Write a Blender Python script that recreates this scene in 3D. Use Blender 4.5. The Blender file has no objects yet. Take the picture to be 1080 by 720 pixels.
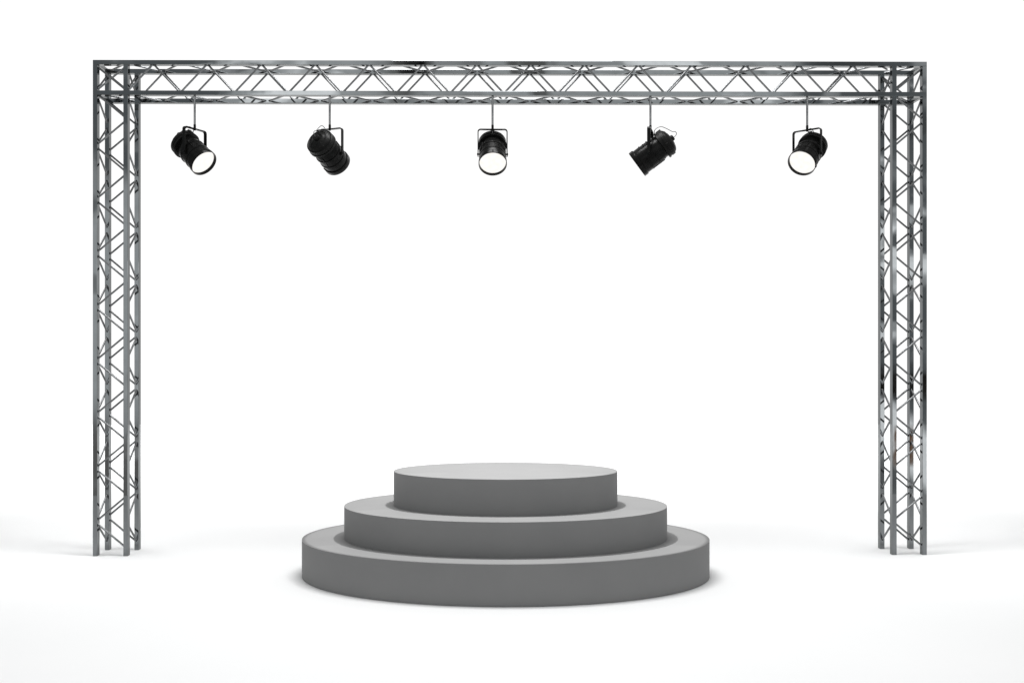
import bpy, bmesh, math
from mathutils import Vector, Matrix

sc = bpy.context.scene
COL = sc.collection
S = 1.0 / 130.0            # metres per modelling unit (a 4 m high truss gate is 523 units)
CAM_Z = 211.2              # camera height in units
F = 1030.0                 # focal length in units of the 1080 px wide photograph


# ------------------------------------------------------------------ materials
def new_mat(name):
    m = bpy.data.materials.new(name)
    m.use_nodes = True
    nt = m.node_tree
    b = nt.nodes['Principled BSDF']
    return m, nt, b


def noise(nt, scale, detail=3, rough=.5, coord='Object', dist=0.0):
    tc = nt.nodes.new('ShaderNodeTexCoord')
    n = nt.nodes.new('ShaderNodeTexNoise')
    n.inputs['Scale'].default_value = scale
    n.inputs['Detail'].default_value = detail
    n.inputs['Roughness'].default_value = rough
    n.inputs['Distortion'].default_value = dist
    nt.links.new(tc.outputs[coord], n.inputs['Vector'])
    return n


def ramp(nt, src, stops):
    r = nt.nodes.new('ShaderNodeValToRGB')
    e = r.color_ramp.elements
    while len(e) < len(stops):
        e.new(.5)
    for i, (p, c) in enumerate(stops):
        e[i].position = p
        e[i].color = (*c, 1) if len(c) == 3 else c
    nt.links.new(src, r.inputs['Fac'])
    return r


def bump(nt, b, src, strength, dist):
    bp = nt.nodes.new('ShaderNodeBump')
    bp.inputs['Strength'].default_value = strength
    bp.inputs['Distance'].default_value = dist
    nt.links.new(src, bp.inputs['Height'])
    nt.links.new(bp.outputs['Normal'], b.inputs['Normal'])


def metal(name, lo, hi, r0, r1, bstr):
    m, nt, b = new_mat(name)
    b.inputs['Metallic'].default_value = 1
    b.inputs['Specular Tint'].default_value = (.72, .71, .70, 1)
    n = noise(nt, 9, 4, .6)
    c = ramp(nt, n.outputs['Fac'], [(.3, lo), (.7, hi)])
    nt.links.new(c.outputs['Color'], b.inputs['Base Color'])
    n2 = noise(nt, 22, 4, .6)
    r = ramp(nt, n2.outputs['Fac'], [(.3, (r0,) * 3), (.7, (r1,) * 3)])
    nt.links.new(r.outputs['Color'], b.inputs['Roughness'])
    bump(nt, b, noise(nt, 5, 2).outputs['Fac'], bstr, .01)
    return m


M_TUBE = metal('polished steel tube', (.165, .174, .178), (.19, .20, .205), .012, .035, .02)
M_ROD = metal('steel lacing rod', (.15, .154, .157), (.21, .215, .22), .06, .14, .04)
M_HANG = metal('steel hanging rod', (.16, .165, .17), (.42, .42, .42), .12, .3, .1)

M_BLACK, nt, b = new_mat('black powder coat')
n = noise(nt, 30, 3)
c = ramp(nt, n.outputs['Fac'], [(.3, (.003, .003, .003)), (.7, (.006, .006, .0058))])
nt.links.new(c.outputs['Color'], b.inputs['Base Color'])
b.inputs['Roughness'].default_value = .24
b.inputs['Specular IOR Level'].default_value = .09
bump(nt, b, noise(nt, 160, 2).outputs['Fac'], .12, .002)

M_CAP, nt, b = new_mat('black cast aluminium')
n = noise(nt, 40, 3)
c = ramp(nt, n.outputs['Fac'], [(.3, (.004, .004, .004)), (.7, (.008, .008, .0075))])
nt.links.new(c.outputs['Color'], b.inputs['Base Color'])
b.inputs['Roughness'].default_value = .4
b.inputs['Specular IOR Level'].default_value = .1

M_WIRE, nt, b = new_mat('grey safety wire')
b.inputs['Base Color'].default_value = (.10, .10, .10, 1)
b.inputs['Metallic'].default_value = .6
b.inputs['Roughness'].default_value = .4

M_LENS, nt, b = new_mat('lit lens glass')
n = noise(nt, 26, 1, .3)
c = ramp(nt, n.outputs['Fac'], [(.36, (1, .965, .915)), (.62, (1, .992, .98))])
b.inputs['Base Color'].default_value = (.03, .03, .03, 1)
b.inputs['Roughness'].default_value = .3
b.inputs['Specular IOR Level'].default_value = .1
nt.links.new(c.outputs['Color'], b.inputs['Emission Color'])
b.inputs['Emission Strength'].default_value = 1.0

M_POD, nt, b = new_mat('matt grey podium paint')
n = noise(nt, 3, 5, .6)
c = ramp(nt, n.outputs['Fac'], [(.3, (.178, .178, .178)), (.7, (.19, .19, .189))])
nt.links.new(c.outputs['Color'], b.inputs['Base Color'])
b.inputs['Roughness'].default_value = .7
b.inputs['Specular IOR Level'].default_value = .2
bump(nt, b, noise(nt, 220, 2).outputs['Fac'], .05, .002)

M_GROUND, nt, b = new_mat('white studio floor')
n = noise(nt, .6, 4, .6)
c = ramp(nt, n.outputs['Fac'], [(.3, (.835, .84, .84)), (.7, (.85, .852, .852))])
nt.links.new(c.outputs['Color'], b.inputs['Base Color'])
b.inputs['Roughness'].default_value = .9
b.inputs['Specular IOR Level'].default_value = 0.0


# ------------------------------------------------------------------ mesh helpers (all in modelling units)
def bm_box(bm, lo, hi, bev=0.0):
    r = bmesh.ops.create_cube(bm, size=1)
    vs = r['verts']
    for v in vs:
        for i in range(3):
            v.co[i] = lo[i] + (v.co[i] + .5) * (hi[i] - lo[i])
    if bev:
        es = list({e for v in vs for e in v.link_edges})
        bmesh.ops.bevel(bm, geom=es, offset=bev, segments=2, affect='EDGES', profile=.5)


def bm_rod(bm, a, b, r, n=12):
    a, b = Vector(a), Vector(b)
    d = b - a
    q = d.to_track_quat('Z', 'Y').to_matrix().to_4x4()
    bmesh.ops.create_cone(bm, cap_ends=True, segments=n, radius1=r, radius2=r, depth=d.length,
                          matrix=Matrix.Translation((a + b) / 2) @ q)


def bm_lathe(bm, prof, n=72, squash=1.0, axis='Y'):
    """prof: list of (pos along axis, radius)"""
    rings = []
    for (t, r) in prof:
        ring = []
        if r < 1e-6:
            ring = [bm.verts.new((0, t, 0) if axis == 'Y' else (0, 0, t))]
        else:
            for i in range(n):
                a = 2 * math.pi * i / n
                c, s = r * math.cos(a), r * math.sin(a)
                ring.append(bm.verts.new((c, t, s) if axis == 'Y' else (c, s * squash, t)))
        rings.append(ring)
    for A, B in zip(rings, rings[1:]):
        for i in range(n):
            j = (i + 1) % n
            if len(A) == 1 and len(B) == 1:
                continue
            if len(A) == 1:
                bm.faces.new((A[0], B[i], B[j]))
            elif len(B) == 1:
                bm.faces.new((A[i], B[0], A[j]))
            else:
                bm.faces.new((A[i], B[i], B[j], A[j]))


def bm_path(bm, pts, r, n=8):
    """round wire swept along a smoothed path"""
    P = [Vector(p) for p in pts]
    out = []
    for i in range(len(P) - 1):
        p0 = P[max(i - 1, 0)]; p1 = P[i]; p2 = P[i + 1]; p3 = P[min(i + 2, len(P) - 1)]
        for k in range(6):
            t = k / 6
            out.append(.5 * ((2 * p1) + (p2 - p0) * t + (2 * p0 - 5 * p1 + 4 * p2 - p3) * t * t
                             + (3 * p1 - p0 - 3 * p2 + p3) * t ** 3))
    out.append(P[-1])
    rings = []
    up = Vector((1, 0, 0))
    for i, p in enumerate(out):
        d = (out[min(i + 1, len(out) - 1)] - out[max(i - 1, 0)]).normalized()
        u = (up - d * up.dot(d)).normalized()
        w = d.cross(u)
        rings.append([bm.verts.new(p + r * (math.cos(2 * math.pi * k / n) * u + math.sin(2 * math.pi * k / n) * w))
                      for k in range(n)])
    for A, B in zip(rings, rings[1:]):
        for i in range(n):
            j = (i + 1) % n
            bm.faces.new((A[i], A[j], B[j], B[i]))
    bm.faces.new(rings[0]); bm.faces.new(list(reversed(rings[-1])))


def mesh(name, bm, mat, smooth=True, angle=35):
    bmesh.ops.recalc_face_normals(bm, faces=bm.faces)
    for v in bm.verts:
        v.co *= S
    me = bpy.data.meshes.new(name)
    bm.to_mesh(me); bm.free()
    me.materials.append(mat)
    if smooth:
        me.polygons.foreach_set('use_smooth', [True] * len(me.polygons))
        me.set_sharp_from_angle(angle=math.radians(angle))
    return me


def obj(name, me, parent=None, loc=(0, 0, 0), rot=None):
    o = bpy.data.objects.new(name, me)
    COL.objects.link(o)
    if parent:
        o.parent = parent
    o.location = Vector(loc) * S
    if rot:
        o.rotation_euler = rot
    return o


def thing(name, label, cat, loc=(0, 0, 0), rotz=0, group=None):
    o = bpy.data.objects.new(name, None)
    COL.objects.link(o)
    o.empty_display_size = .2
    o.location = Vector(loc) * S
    o.rotation_euler = (0, 0, rotz)
    o['label'] = label
    o['category'] = cat
    if group:
        o['group'] = group
    return o


# ------------------------------------------------------------------ ground
bm = bmesh.new()
bm_box(bm, (-4200, 580, -1.2), (4200, 3000, 0))
g = obj('ground', mesh('ground', bm, M_GROUND, smooth=False))
g['kind'] = 'structure'
g['label'] = 'smooth white studio floor fading into the white backdrop'

# ------------------------------------------------------------------ truss gate
W, H, P, T = 882.7, 522.9, 32.1, 4.7       # width, height, chord pitch, chord thickness
TD = 6.6                                    # chord depth (the tube section is deeper than wide)
ALPHA = math.atan2(6.5, 882.7)
ORG = Vector((-426.7, 1030.0, 0.0))
gate = thing('truss_gate', 'tall silver goalpost of square lattice truss, two towers joined by a top beam', 'stage truss',
             ORG, ALPHA)
BEV = .22
ZL = H - P - T                              # underside of the beam's lower chords
C0, C1 = T / 2, P + T / 2                   # chord centre lines across the section
D0, D1 = TD / 2, P + TD / 2                 # and front to back

bm = bmesh.new(); bm_box(bm, (0, 0, 0), (T, TD, ZL), BEV)
tower_me = mesh('tower_chord', bm, M_TUBE, smooth=False)
bm = bmesh.new(); bm_box(bm, (0, 0, 0), (W, TD, T), BEV)
beam_me = mesh('beam_chord', bm, M_TUBE, smooth=False)
bm = bmesh.new(); bm_box(bm, (0, 0, 0), (T, TD, P - T), BEV)
post_me = mesh('corner_post', bm, M_TUBE, smooth=False)
bm = bmesh.new(); bm_box(bm, (0, 0, 0), (T * .8, P - TD, T * .8), BEV)
tie_me = mesh('corner_tie', bm, M_TUBE, smooth=False)

for x in (0, P, W - P - T, W - T):
    for y in (0, P):
        obj('tower_chord', tower_me, gate, (x, y, 0))
        obj('corner_post', post_me, gate, (x, y, ZL + T))
for y in (0, P):
    for z in (ZL, ZL + P):
        obj('beam_chord', beam_me, gate, (0, y, z))
for x in (.1 * T, W - .9 * T):
    for z in (ZL, ZL + P):
        obj('corner_tie', tie_me, gate, (x, TD, z + .1 * T))

RR = 1.03
GAP = -.8


# tower lacing: nodes every half cell, alternating between the two chords of a face
CELL = 56.75
nodes = []
y = 96.7
k = 0
while True:
    z = 586.2 - y
    nodes.append((k % 2, z))
    y += CELL / 2
    k += 1
    if 586.2 - y < 5:
        break


def spread(seq, mk, gap=.7):
    """nodes -> separate rods whose ends stop short of each other"""
    bmx = bmesh.new()
    for (s0, z0), (s1, z1) in zip(seq, seq[1:]):
        d = gap if z1 > z0 else -gap
        bm_rod(bmx, mk(s0, z0 + d), mk(s1, z1 - d), RR)
    return bmx


side = (C0, C1)
deep = (D0, D1)
lac = {
    'front': mesh('tower_lacing', spread(nodes, lambda s, z: (side[s], D0, z)), M_ROD),
    'back': mesh('tower_lacing', spread(nodes, lambda s, z: (side[s], D1, z)), M_ROD),
    'outer': mesh('tower_lacing', spread(nodes, lambda s, z: (C0, deep[s], z)), M_ROD),
    'inner': mesh('tower_lacing', spread(nodes, lambda s, z: (C1, deep[s], z)), M_ROD),
}
for x in (0, W - P - T):
    for key in ('front', 'back', 'outer', 'inner'):
        obj('tower_lacing', lac[key], gate, (x, 0, 0))

# beam lacing
CB = 57.1
x0 = 34.0
bn = []
k = 0
while x0 + k * CB / 2 < W - P - T - 10:
    bn.append((k % 2, x0 + k * CB / 2))
    k += 1
zz = (ZL + C0, ZL + C1)
last = W - P - T / 2


def beam_lace(mk):
    bmx = spread(bn, mk, GAP)
    s, xe = bn[-1]
    f = (last - xe) / (CB / 2)
    if f > .2:                              # last rod runs on until it meets the corner post
        a = Vector(mk(s, xe + GAP)); b_ = Vector(mk(1 - s, xe + CB / 2 - GAP))
        bm_rod(bmx, a, a + (b_ - a) * min(f, 1), RR)
    return bmx


for mk in (lambda s, x: (x, D0, zz[s]), lambda s, x: (x, D1, zz[s]),
           lambda s, x: (x, deep[s], zz[1]), lambda s, x: (x, deep[s], zz[0])):
    obj('beam_lacing', mesh('beam_lacing', beam_lace(mk), M_ROD), gate)

# diagonal braces of the two corner cubes
cz0, cz1 = zz


def corner_brace(pairs, thick=RR):
    for a, b_ in pairs:
        bmx = bmesh.new()
        bm_rod(bmx, a, b_, thick)
        me = mesh('corner_brace', bmx, M_ROD)
        for flip in (False, True):
            o = obj('corner_brace', me, gate)
            if flip:
                o.matrix_local = Matrix.Translation((W * S, 0, 0)) @ Matrix.Rotation(math.pi, 4, 'Z') @ \
                    Matrix.Translation((0, -(P + TD) * S, 0))


corner_brace([
    ((C0, D0, cz1 - 3), (C1, D0, cz0 + 3)),
    ((C0, D0 + .2, cz0 + 3), (C1, D0 + .2, cz1 - 3)),
    ((C0, D1, cz1 - 3), (C1, D1, cz0 + 3)),
    ((C0, D0, cz0 + 3), (C0, D1, cz1 - 3)),
    ((C1, D0, cz0 + 3), (C1, D1, cz1 - 3)),
    ((C1, D1, cz0 + 3), (C1, D0, cz1 - 3)),
    ((C0, D1, cz1), (C1, D0, cz1)),
    ((C0, D0, cz0), (C1, D1, cz0)),
])

# ------------------------------------------------------------------ podium
ZC = 950.0
KD = .655
podium = thing('podium', 'round grey three-tier podium standing on the white floor under the truss', 'podium',
               ((533.2 - 524.5) * ZC / F, ZC, 0))
for (r, z0, z1, lab) in ((196.5, 0, 35.7, 'widest bottom tier'), (156.2, 35.75, 66.8, 'middle tier'),
                         (108.5, 66.85, 99.9, 'smallest top tier with a pale top')):
    bm = bmesh.new()
    e = .16
    foot = [(z0, 0), (z0, r - 4), (z0 + .4, r - 4), (z0 + .4, r)] if z0 == 0 else [(z0, 0), (z0, r)]   # recess added under the base to darken the contact line
    bm_lathe(bm, foot + [(z1 - e, r), (z1 - e * .3, r - e * .3), (z1, r - e), (z1, 0)], n=256, squash=KD, axis='Z')
    o = obj('tier', mesh('tier', bm, M_POD, angle=25), podium)
    o['label'] = lab

# ------------------------------------------------------------------ spotlights
FR = 17.0                                    # pivot to front rim
DROP = 26.2                                  # yoke top to pivot
YTOP = CAM_Z + (375 - 136.0) * 1033 / F      # height of the yoke top
ROD_TOP = ZL + 1.0

# housing (local Y points where the light shines, Z is the can's upper side)
bm = bmesh.new()
bm_lathe(bm, [(13.6, 0), (13.6, 13.6), (12.4, 13.9), (6.2, 13.9), (6.0, 14.4), (4.8, 14.4), (4.6, 13.7),
              (-3.0, 13.7), (-3.2, 14.3), (-4.4, 14.3), (-4.6, 13.4), (-10.5, 13.2), (-11.5, 12.6), (-14.0, 12.6),
              (-14.4, 14.8), (-14.4, 0)], n=72)
# ribs of sheet metal joint along the can and a vent box
for ang in (40, 140, 270):
    a = math.radians(ang)
    ca, sa = math.cos(a), math.sin(a)
    bm_rod(bm, (13.9 * ca, 5, 13.9 * sa), (13.9 * ca, -9, 13.9 * sa), .45, 8)
for ang in (20, 65, 115, 160, 215, 325):
    a = math.radians(ang)
    ca, sa = math.cos(a), math.sin(a)
    bm_rod(bm, (13.3 * ca, .8, 13.3 * sa), (14.25 * ca, .8, 14.25 * sa), .55, 8)
housing_me = mesh('housing', bm, M_BLACK)

bm = bmesh.new()
bm_lathe(bm, [(-14.6, 0), (-14.6, 15.3), (-16.6, 15.3), (-16.8, 14.5), (-18.2, 14.5), (-18.4, 15.0), (-21.8, 14.8), (-22.4, 14.2), (-22.2, 13.5),
              (-23.6, 13.0), (-25.4, 10.9), (-26.0, 9.6), (-25.6, 9.3), (-26.2, 7.4), (-26.9, 6.6), (-27.1, 5.4), (-26.7, 5.1),
              (-26.9, 3.4), (-29.4, 3.0), (-29.8, 2.2), (-29.8, 0)], n=72)
for i in range(10):                          # cooling fins round the cap
    a = 2 * math.pi * (i + .5) / 10
    ca, sa = math.cos(a), math.sin(a)
    bm_rod(bm, (14.4 * ca, -18.4, 14.4 * sa), (14.2 * ca, -21.6, 14.2 * sa), .8, 8)
for i in range(8):
    a = 2 * math.pi * i / 8
    ca, sa = math.cos(a), math.sin(a)
    bm_rod(bm, (7.6 * ca, -26.2, 7.6 * sa), (12.4 * ca, -23.9, 12.4 * sa), .5, 6)
cap_me = mesh('rear_cap', bm, M_CAP)

bm = bmesh.new()                             # flared front rim, open, lens sits back inside it
bm_lathe(bm, [(12.6, 13.8), (12.6, 14.5), (13.0, 14.9), (17.3, 14.95), (17.7, 14.7), (17.7, 14.3), (14.2, 14.1), (13.0, 14.0),
              (12.6, 13.8)], n=72)
for ang in (90, 210, 330):                   # filter clips
    a = math.radians(ang)
    ca, sa = math.cos(a), math.sin(a)
    bm_rod(bm, (15.0 * ca, 13.4, 15.0 * sa), (15.0 * ca, 16.2, 15.0 * sa), .55, 8)
rim_me = mesh('front_rim', bm, M_BLACK)

bm = bmesh.new()
bm_lathe(bm, [(13.7, 14.0), (14.0, 13.9), (14.4, 11), (14.8, 7), (15.0, 0)], n=72)
lens_me = mesh('lens', bm, M_LENS)

bm = bmesh.new()
bm_box(bm, (-2.2, -23.2, 12.8), (2.2, -17.4, 15.4), .5)
box_me = mesh('socket_box', bm, M_CAP)

bm = bmesh.new()
bm_path(bm, [(0, -16.2, 15.0), (0, -17.6, 17.6), (0, -21, 18.6), (0, -26, 16.9), (0, -29.5, 11.0), (0, -32, 5.5), (0, -34.3, 3.4), (0, -34.2, .9),
             (0, -31.6, -.4), (0, -28.8, 0)], .38, 8)
wire_me = mesh('safety_wire', bm, M_WIRE)

# yoke: flat strap bent to a U (local X is the pivot axis, origin at its top middle)
bm = bmesh.new()
path = [(-15.4, -DROP - 2.6), (-15.4, -3.0)]
for i in range(1, 7):
    a = math.pi - i / 6 * math.pi / 2
    path.append((-15.4 + 2.6 + 2.6 * math.cos(a), -2.6 + 2.6 * math.sin(a)))
path += [(-x, z) for x, z in reversed(path)]
tk, hw = .55, 1.75
rows = []
for i, (x, z) in enumerate(path):
    p0 = Vector(path[max(i - 1, 0)]); p1 = Vector(path[min(i + 1, len(path) - 1)])
    d = (p1 - p0).normalized(); nx, nz = d.y, -d.x
    rows.append([bm.verts.new(c) for c in ((x - nx * tk, -hw, z - nz * tk), (x + nx * tk, -hw, z + nz * tk),
                                           (x + nx * tk, hw, z + nz * tk), (x - nx * tk, hw, z - nz * tk))])
for A, B in zip(rows, rows[1:]):
    for i in range(4):
        bm.faces.new((A[i], A[(i + 1) % 4], B[(i + 1) % 4], B[i]))
bm.faces.new(rows[0]); bm.faces.new(rows[-1])
yoke_me = mesh('yoke', bm, M_BLACK, angle=30)

bm = bmesh.new()
bm_rod(bm, (13.2, 0, -DROP), (16.1, 0, -DROP), .9, 16)
bm_rod(bm, (15.9, 0, -DROP), (16.5, 0, -DROP), 1.2, 6)
knob_me = mesh('pivot_knob', bm, M_CAP)
bm = bmesh.new()
bm_rod(bm, (-13.2, 0, -DROP), (-16.1, 0, -DROP), .9, 16)
bm_rod(bm, (-15.9, 0, -DROP), (-16.5, 0, -DROP), 1.2, 6)
knob2_me = mesh('pivot_knob', bm, M_CAP)

bm = bmesh.new()
bm_rod(bm, (0, 0, 3.0), (0, 0, ROD_TOP - YTOP), 1.15, 20)
rod_me = mesh('hanging_rod', bm, M_HANG)
bm = bmesh.new()
bm_lathe(bm, [(-1.5, 0), (-1.5, 1.1), (-.75, 1.1), (-.7, 1.35), (4.6, 1.35), (5.0, 1.1), (5.0, 0)], n=20, axis='Z')
ferr_me = mesh('rod_ferrule', bm, M_BLACK)

DLAMP = [
    # rod x in the photo, angle of the axis to the line of sight, direction on the picture, label
    (205.4, 49.5, (.67, -.74), 'black spotlight with lit lens aimed down to the right, hanging nearest the left tower'),
    (347.8, 131.0, (.61, -.79), 'black spotlight turned away showing its round rear cap, lens hidden'),
    (519.5, 35.0, (.02, -1.0), 'black spotlight facing straight forward with lit lens, hanging above the podium'),
    (686.0, 88.5, (-.792, -.61), 'black spotlight seen from the side, aimed down to the left, wire loop behind'),
    (851.3, 36.0, (-.50, -.87), 'black spotlight with lit lens aimed down to the left, hanging nearest the right tower'),
]
rot_gate = Matrix.Rotation(ALPHA, 3, 'Z')
for (px, th, (ix, iy), lab) in DLAMP:
    # the rod hangs from the beam's front lower chord: intersect the sight line with the chord's line
    u = (px - 524.5) / F
    ca, sa = math.cos(ALPHA), math.sin(ALPHA)
    # point = ORG + t*(ca,sa) + D0*(-sa,ca);   X = u*Y
    ox, oy = ORG.x - D0 * sa, ORG.y + D0 * ca
    t = (u * oy - ox) / (ca - u * sa)
    X, Y = ox + t * ca, oy + t * sa
    piv = Vector((X, Y, YTOP - DROP))
    v = (Vector((0, 0, CAM_Z)) - piv).normalized()
    r = (Vector((1, 0, 0)) - v * v.x).normalized()
    up = v.cross(r)
    if up.z < 0:
        up = -up
    th = math.radians(th)
    im = Vector((ix, iy)).normalized()
    a = math.cos(th) * v + math.sin(th) * (im.x * r + im.y * up)
    yaw = math.atan2(-a.x, a.y)
    pitch = math.asin(a.z)
    root = thing('spotlight', lab, 'spotlight', (X, Y, ROD_TOP), yaw, 'spotlights hanging from the truss beam')
    o = obj('hanging_rod', rod_me, root, (0, 0, YTOP - ROD_TOP))
    obj('rod_ferrule', ferr_me, o)
    yk = obj('yoke', yoke_me, root, (0, 0, YTOP - ROD_TOP))
    obj('pivot_knob', knob_me, yk)
    obj('pivot_knob', knob2_me, yk)
    hs = obj('housing', housing_me, root, (0, 0, YTOP - DROP - ROD_TOP), (pitch, 0, 0))
    obj('rear_cap', cap_me, hs)
    obj('front_rim', rim_me, hs)
    obj('lens', lens_me, hs)
    obj('socket_box', box_me, hs)
    obj('safety_wire', wire_me, hs)

# ------------------------------------------------------------------ light above the podium
ld = bpy.data.lights.new('overhead_spot', 'SPOT')
ld.energy = 800
ld.spot_size = math.radians(2 * 21.1)
ld.spot_blend = .025
ld.shadow_soft_size = .012
lo = bpy.data.objects.new('overhead_spot', ld)
COL.objects.link(lo)
lo.location = Vector(((533.2 - 524.5) * ZC / F, ZC, 541)) * S
lo.scale = (1, .655, 1)

# added unseen lamps: soft fill high over the stage, another for the far floor
ld2 = bpy.data.lights.new('overhead_fill', 'AREA')
ld2.shape = 'ELLIPSE'
ld2.size = 3.4
ld2.size_y = 1.8
ld2.energy = 300
lo2 = bpy.data.objects.new('overhead_fill', ld2)
COL.objects.link(lo2)
lo2.location = Vector(((533.2 - 524.5) * ZC / F, ZC - 10, 850)) * S

for lx in (-500, 530):                       # two narrow fill lamps added to brighten the floor round the towers
    ldt = bpy.data.lights.new('tower_fill', 'AREA')
    ldt.shape = 'DISK'
    ldt.size = 1.6
    ldt.energy = 6.5
    ldt.spread = math.radians(38)
    lot = bpy.data.objects.new('tower_fill', ldt)
    COL.objects.link(lot)
    lot.location = Vector((lx, 1060, 850)) * S

ld3 = bpy.data.lights.new('far_floor_fill', 'AREA')  # added lamp that whitens the far end of the floor
ld3.shape = 'RECTANGLE'
ld3.size = 34
ld3.size_y = 1.5
ld3.energy = 6500
lo3 = bpy.data.objects.new('far_floor_fill', ld3)
COL.objects.link(lo3)
lo3.location = Vector((0, 1500, 1500)) * S
lo3.rotation_euler = Vector((0, 1, -.27)).to_track_quat('-Z', 'Y').to_euler()

# ------------------------------------------------------------------ world: white studio, dim room behind the camera
w = bpy.data.worlds.new('World')
sc.world = w
w.use_nodes = True
nt = w.node_tree
nt.nodes.clear()
N, L = nt.nodes, nt.links


def mth(op, a, b_=None, clamp=False):
    m = N.new('ShaderNodeMath'); m.operation = op; m.use_clamp = clamp
    for i, s in enumerate((a, b_)):
        if s is None:
            continue
        if isinstance(s, (int, float)):
            m.inputs[i].default_value = s
        else:
            L.new(s, m.inputs[i])
    return m.outputs[0]


def sstep(x, lo, hi):
    m = N.new('ShaderNodeMapRange'); m.interpolation_type = 'SMOOTHSTEP'
    L.new(x, m.inputs['Value'])
    flip = lo > hi
    if flip:
        lo, hi = hi, lo
    m.inputs['From Min'].default_value = lo
    m.inputs['From Max'].default_value = hi
    m.inputs['To Min'].default_value = 1.0 if flip else 0.0
    m.inputs['To Max'].default_value = 0.0 if flip else 1.0
    return m.outputs['Result']


def mixc(f, a, b_):
    m = N.new('ShaderNodeMix'); m.data_type = 'RGBA'
    if isinstance(f, (int, float)):
        m.inputs[0].default_value = f
    else:
        L.new(f, m.inputs[0])
    for idx, s in ((6, a), (7, b_)):
        if isinstance(s, tuple):
            m.inputs[idx].default_value = (*s, 1)
        else:
            L.new(s, m.inputs[idx])
    return m.outputs[2]


tc = N.new('ShaderNodeTexCoord')
sep = N.new('ShaderNodeSeparateXYZ')
L.new(tc.outputs['Generated'], sep.inputs[0])
dx, dy, dz = sep.outputs
fy = mth('MAXIMUM', mth('MULTIPLY', dy, -1.0), .05)
uu = mth('DIVIDE', dx, fy)                  # the room behind the camera, on a plane one unit away
vv = mth('DIVIDE', dz, fy)
cmb = N.new('ShaderNodeCombineXYZ')
L.new(uu, cmb.inputs[0]); L.new(vv, cmb.inputs[1])


def wnoise(sx, sy, scale, detail, dist=0.0, rotz=0.0, off=0.0):
    mp = N.new('ShaderNodeMapping')
    mp.inputs['Scale'].default_value = (sx, sy, 1)
    mp.inputs['Rotation'].default_value = (0, 0, rotz)
    mp.inputs['Location'].default_value = (off, off * .7, off)
    L.new(cmb.outputs[0], mp.inputs[0])
    nn = N.new('ShaderNodeTexNoise')
    nn.inputs['Scale'].default_value = scale
    nn.inputs['Detail'].default_value = detail
    nn.inputs['Distortion'].default_value = dist
    L.new(mp.outputs[0], nn.inputs['Vector'])
    return nn.outputs['Fac']


n1 = wnoise(1, 1, 9, 3, .4, .7, 3.1)
n2 = wnoise(1, 1, 22, 2, .6, .7, 1.7)
# large lit wall bounded by slanting edges
d1 = mth('ADD', mth('MULTIPLY', mth('ADD', uu, .2277), .678), mth('MULTIPLY', mth('SUBTRACT', .301, vv), .736))
m1 = sstep(d1, -.006, .008)
m2 = sstep(mth('ADD', vv, mth('MULTIPLY', mth('SUBTRACT', n1, .5), .10)), -.085, -.045)
m3 = sstep(mth('ADD', uu, mth('MULTIPLY', vv, -.15)), .30, .26)
wall = mth('MULTIPLY', mth('MULTIPLY', m1, m2), m3)
# darker furniture-like clutter in the middle of that wall
mid = mth('MULTIPLY', sstep(uu, -.13, -.07), sstep(uu, .16, .08))
clut = mth('MULTIPLY', mid, sstep(n2, .62, .44))
room = mixc(wall, (.345, .37, .385), (1.30, 1.34, 1.35))
low = sstep(vv, -.03, -.10)
room = mixc(mth('MULTIPLY', low, sstep(uu, .5, .3)), room, (.44, .43, .42))
room = mixc(mth('MULTIPLY', clut, .85), room, (.20, .195, .18))
room = mixc(mth('MULTIPLY', sstep(n1, .54, .64), .8), room, (1.15, 1.17, 1.18))
# black and bright patches added for the metal to reflect
bk = mth('MULTIPLY', mth('MULTIPLY', sstep(uu, -.098, -.085), sstep(uu, -.045, -.062)), sstep(vv, .275, .292))
room = mixc(mth('MULTIPLY', bk, sstep(n2, .36, .52)), room, (.015, .015, .015))
bp_ = mth('MULTIPLY', sstep(uu, .36, .39), sstep(mth('ABSOLUTE', mth('ADD', mth('ADD', vv, .075), mth('MULTIPLY', mth('SUBTRACT', uu, .42), .9))), .04, .02))
room = mixc(mth('MULTIPLY', bp_, .9), room, (3.0, 3.0, 3.0))
room = mixc(mth('MULTIPLY', sstep(uu, .36, .39), sstep(mth('ABSOLUTE', mth('ADD', vv, .03)), .018, .008)), room, (.04, .035, .03))

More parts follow.
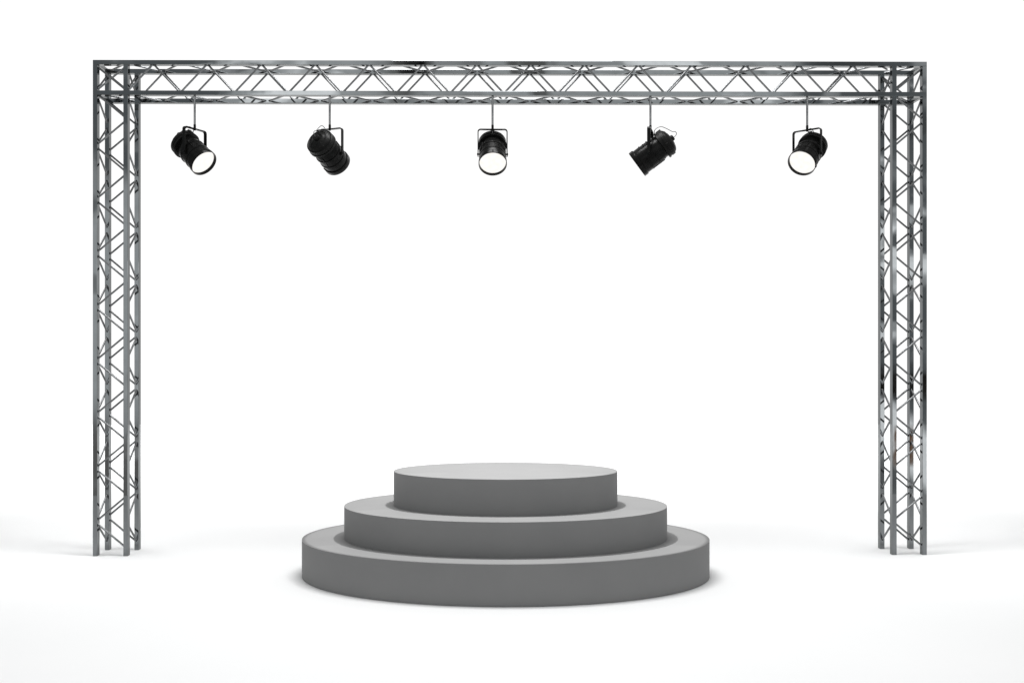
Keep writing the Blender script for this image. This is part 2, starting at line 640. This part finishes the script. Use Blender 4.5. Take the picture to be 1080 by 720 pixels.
n3 = wnoise(.6, 1.6, 14, 2, .5, .75, 8.3)  # more added patches, giving the tubes highlights and dark streaks
room = mixc(mth('MULTIPLY', mth('MULTIPLY', sstep(n3, .60, .68), .8), sstep(uu, -.38, -.28)), room, (3.6, 3.6, 3.6))
room = mixc(mth('MULTIPLY', sstep(n3, .40, .33), .5), room, (.09, .088, .085))
br = mth('MULTIPLY', sstep(mth('ABSOLUTE', mth('SUBTRACT', uu, .434)), .014, .008), sstep(mth('ABSOLUTE', mth('ADD', vv, .093)), .024, .014))
room = mixc(br, room, (.42, .22, .12))

# the white studio: soft, brighter overhead
boost = mth('MULTIPLY', sstep(dz, .12, .36), mth('SUBTRACT', 1.0, mth('MULTIPLY', sstep(dz, .55, .85), 1.5)))
cyc = mixc(boost, (.56, .56, .56), (.91, .91, .91))
# white backdrop behind the stage
back = mth('MULTIPLY', sstep(mth('SUBTRACT', mth('MULTIPLY', dy, 2.4), mth('ABSOLUTE', dx)), .0, .06), sstep(dz, .50, .44))
cyc = mixc(back, cyc, (1.05, 1.05, 1.05))
front = mth('MULTIPLY', sstep(dy, .16, -.12), sstep(dz, .62, .40))
col = mixc(front, cyc, room)
bg = N.new('ShaderNodeBackground')
L.new(col, bg.inputs['Color'])
bg.inputs['Strength'].default_value = 1.0
out = N.new('ShaderNodeOutputWorld')
L.new(bg.outputs[0], out.inputs['Surface'])
w.cycles.sampling_method = 'MANUAL'
w.cycles.sample_map_resolution = 1024

# ------------------------------------------------------------------ camera
cd = bpy.data.cameras.new('camera')
cd.sensor_width = 36
cd.sensor_fit = 'HORIZONTAL'
cd.lens = 36 * F / 1080
cd.shift_x = (540 - 524.5) / 1080
cd.shift_y = (375 - 360) / 1080
cd.clip_start = .05
cd.clip_end = 2000
cam = bpy.data.objects.new('camera', cd)
COL.objects.link(cam)
cam.location = Vector((0, 0, CAM_Z)) * S
cam.rotation_euler = (math.pi / 2, 0, 0)
sc.camera = cam

sc.view_settings.view_transform = 'Standard'
sc.view_settings.look = 'None'
sc.view_settings.exposure = 0
sc.view_settings.gamma = 1
sc.view_settings.use_curve_mapping = False
sc.render.film_transparent = False
sc.cycles.max_bounces = 8
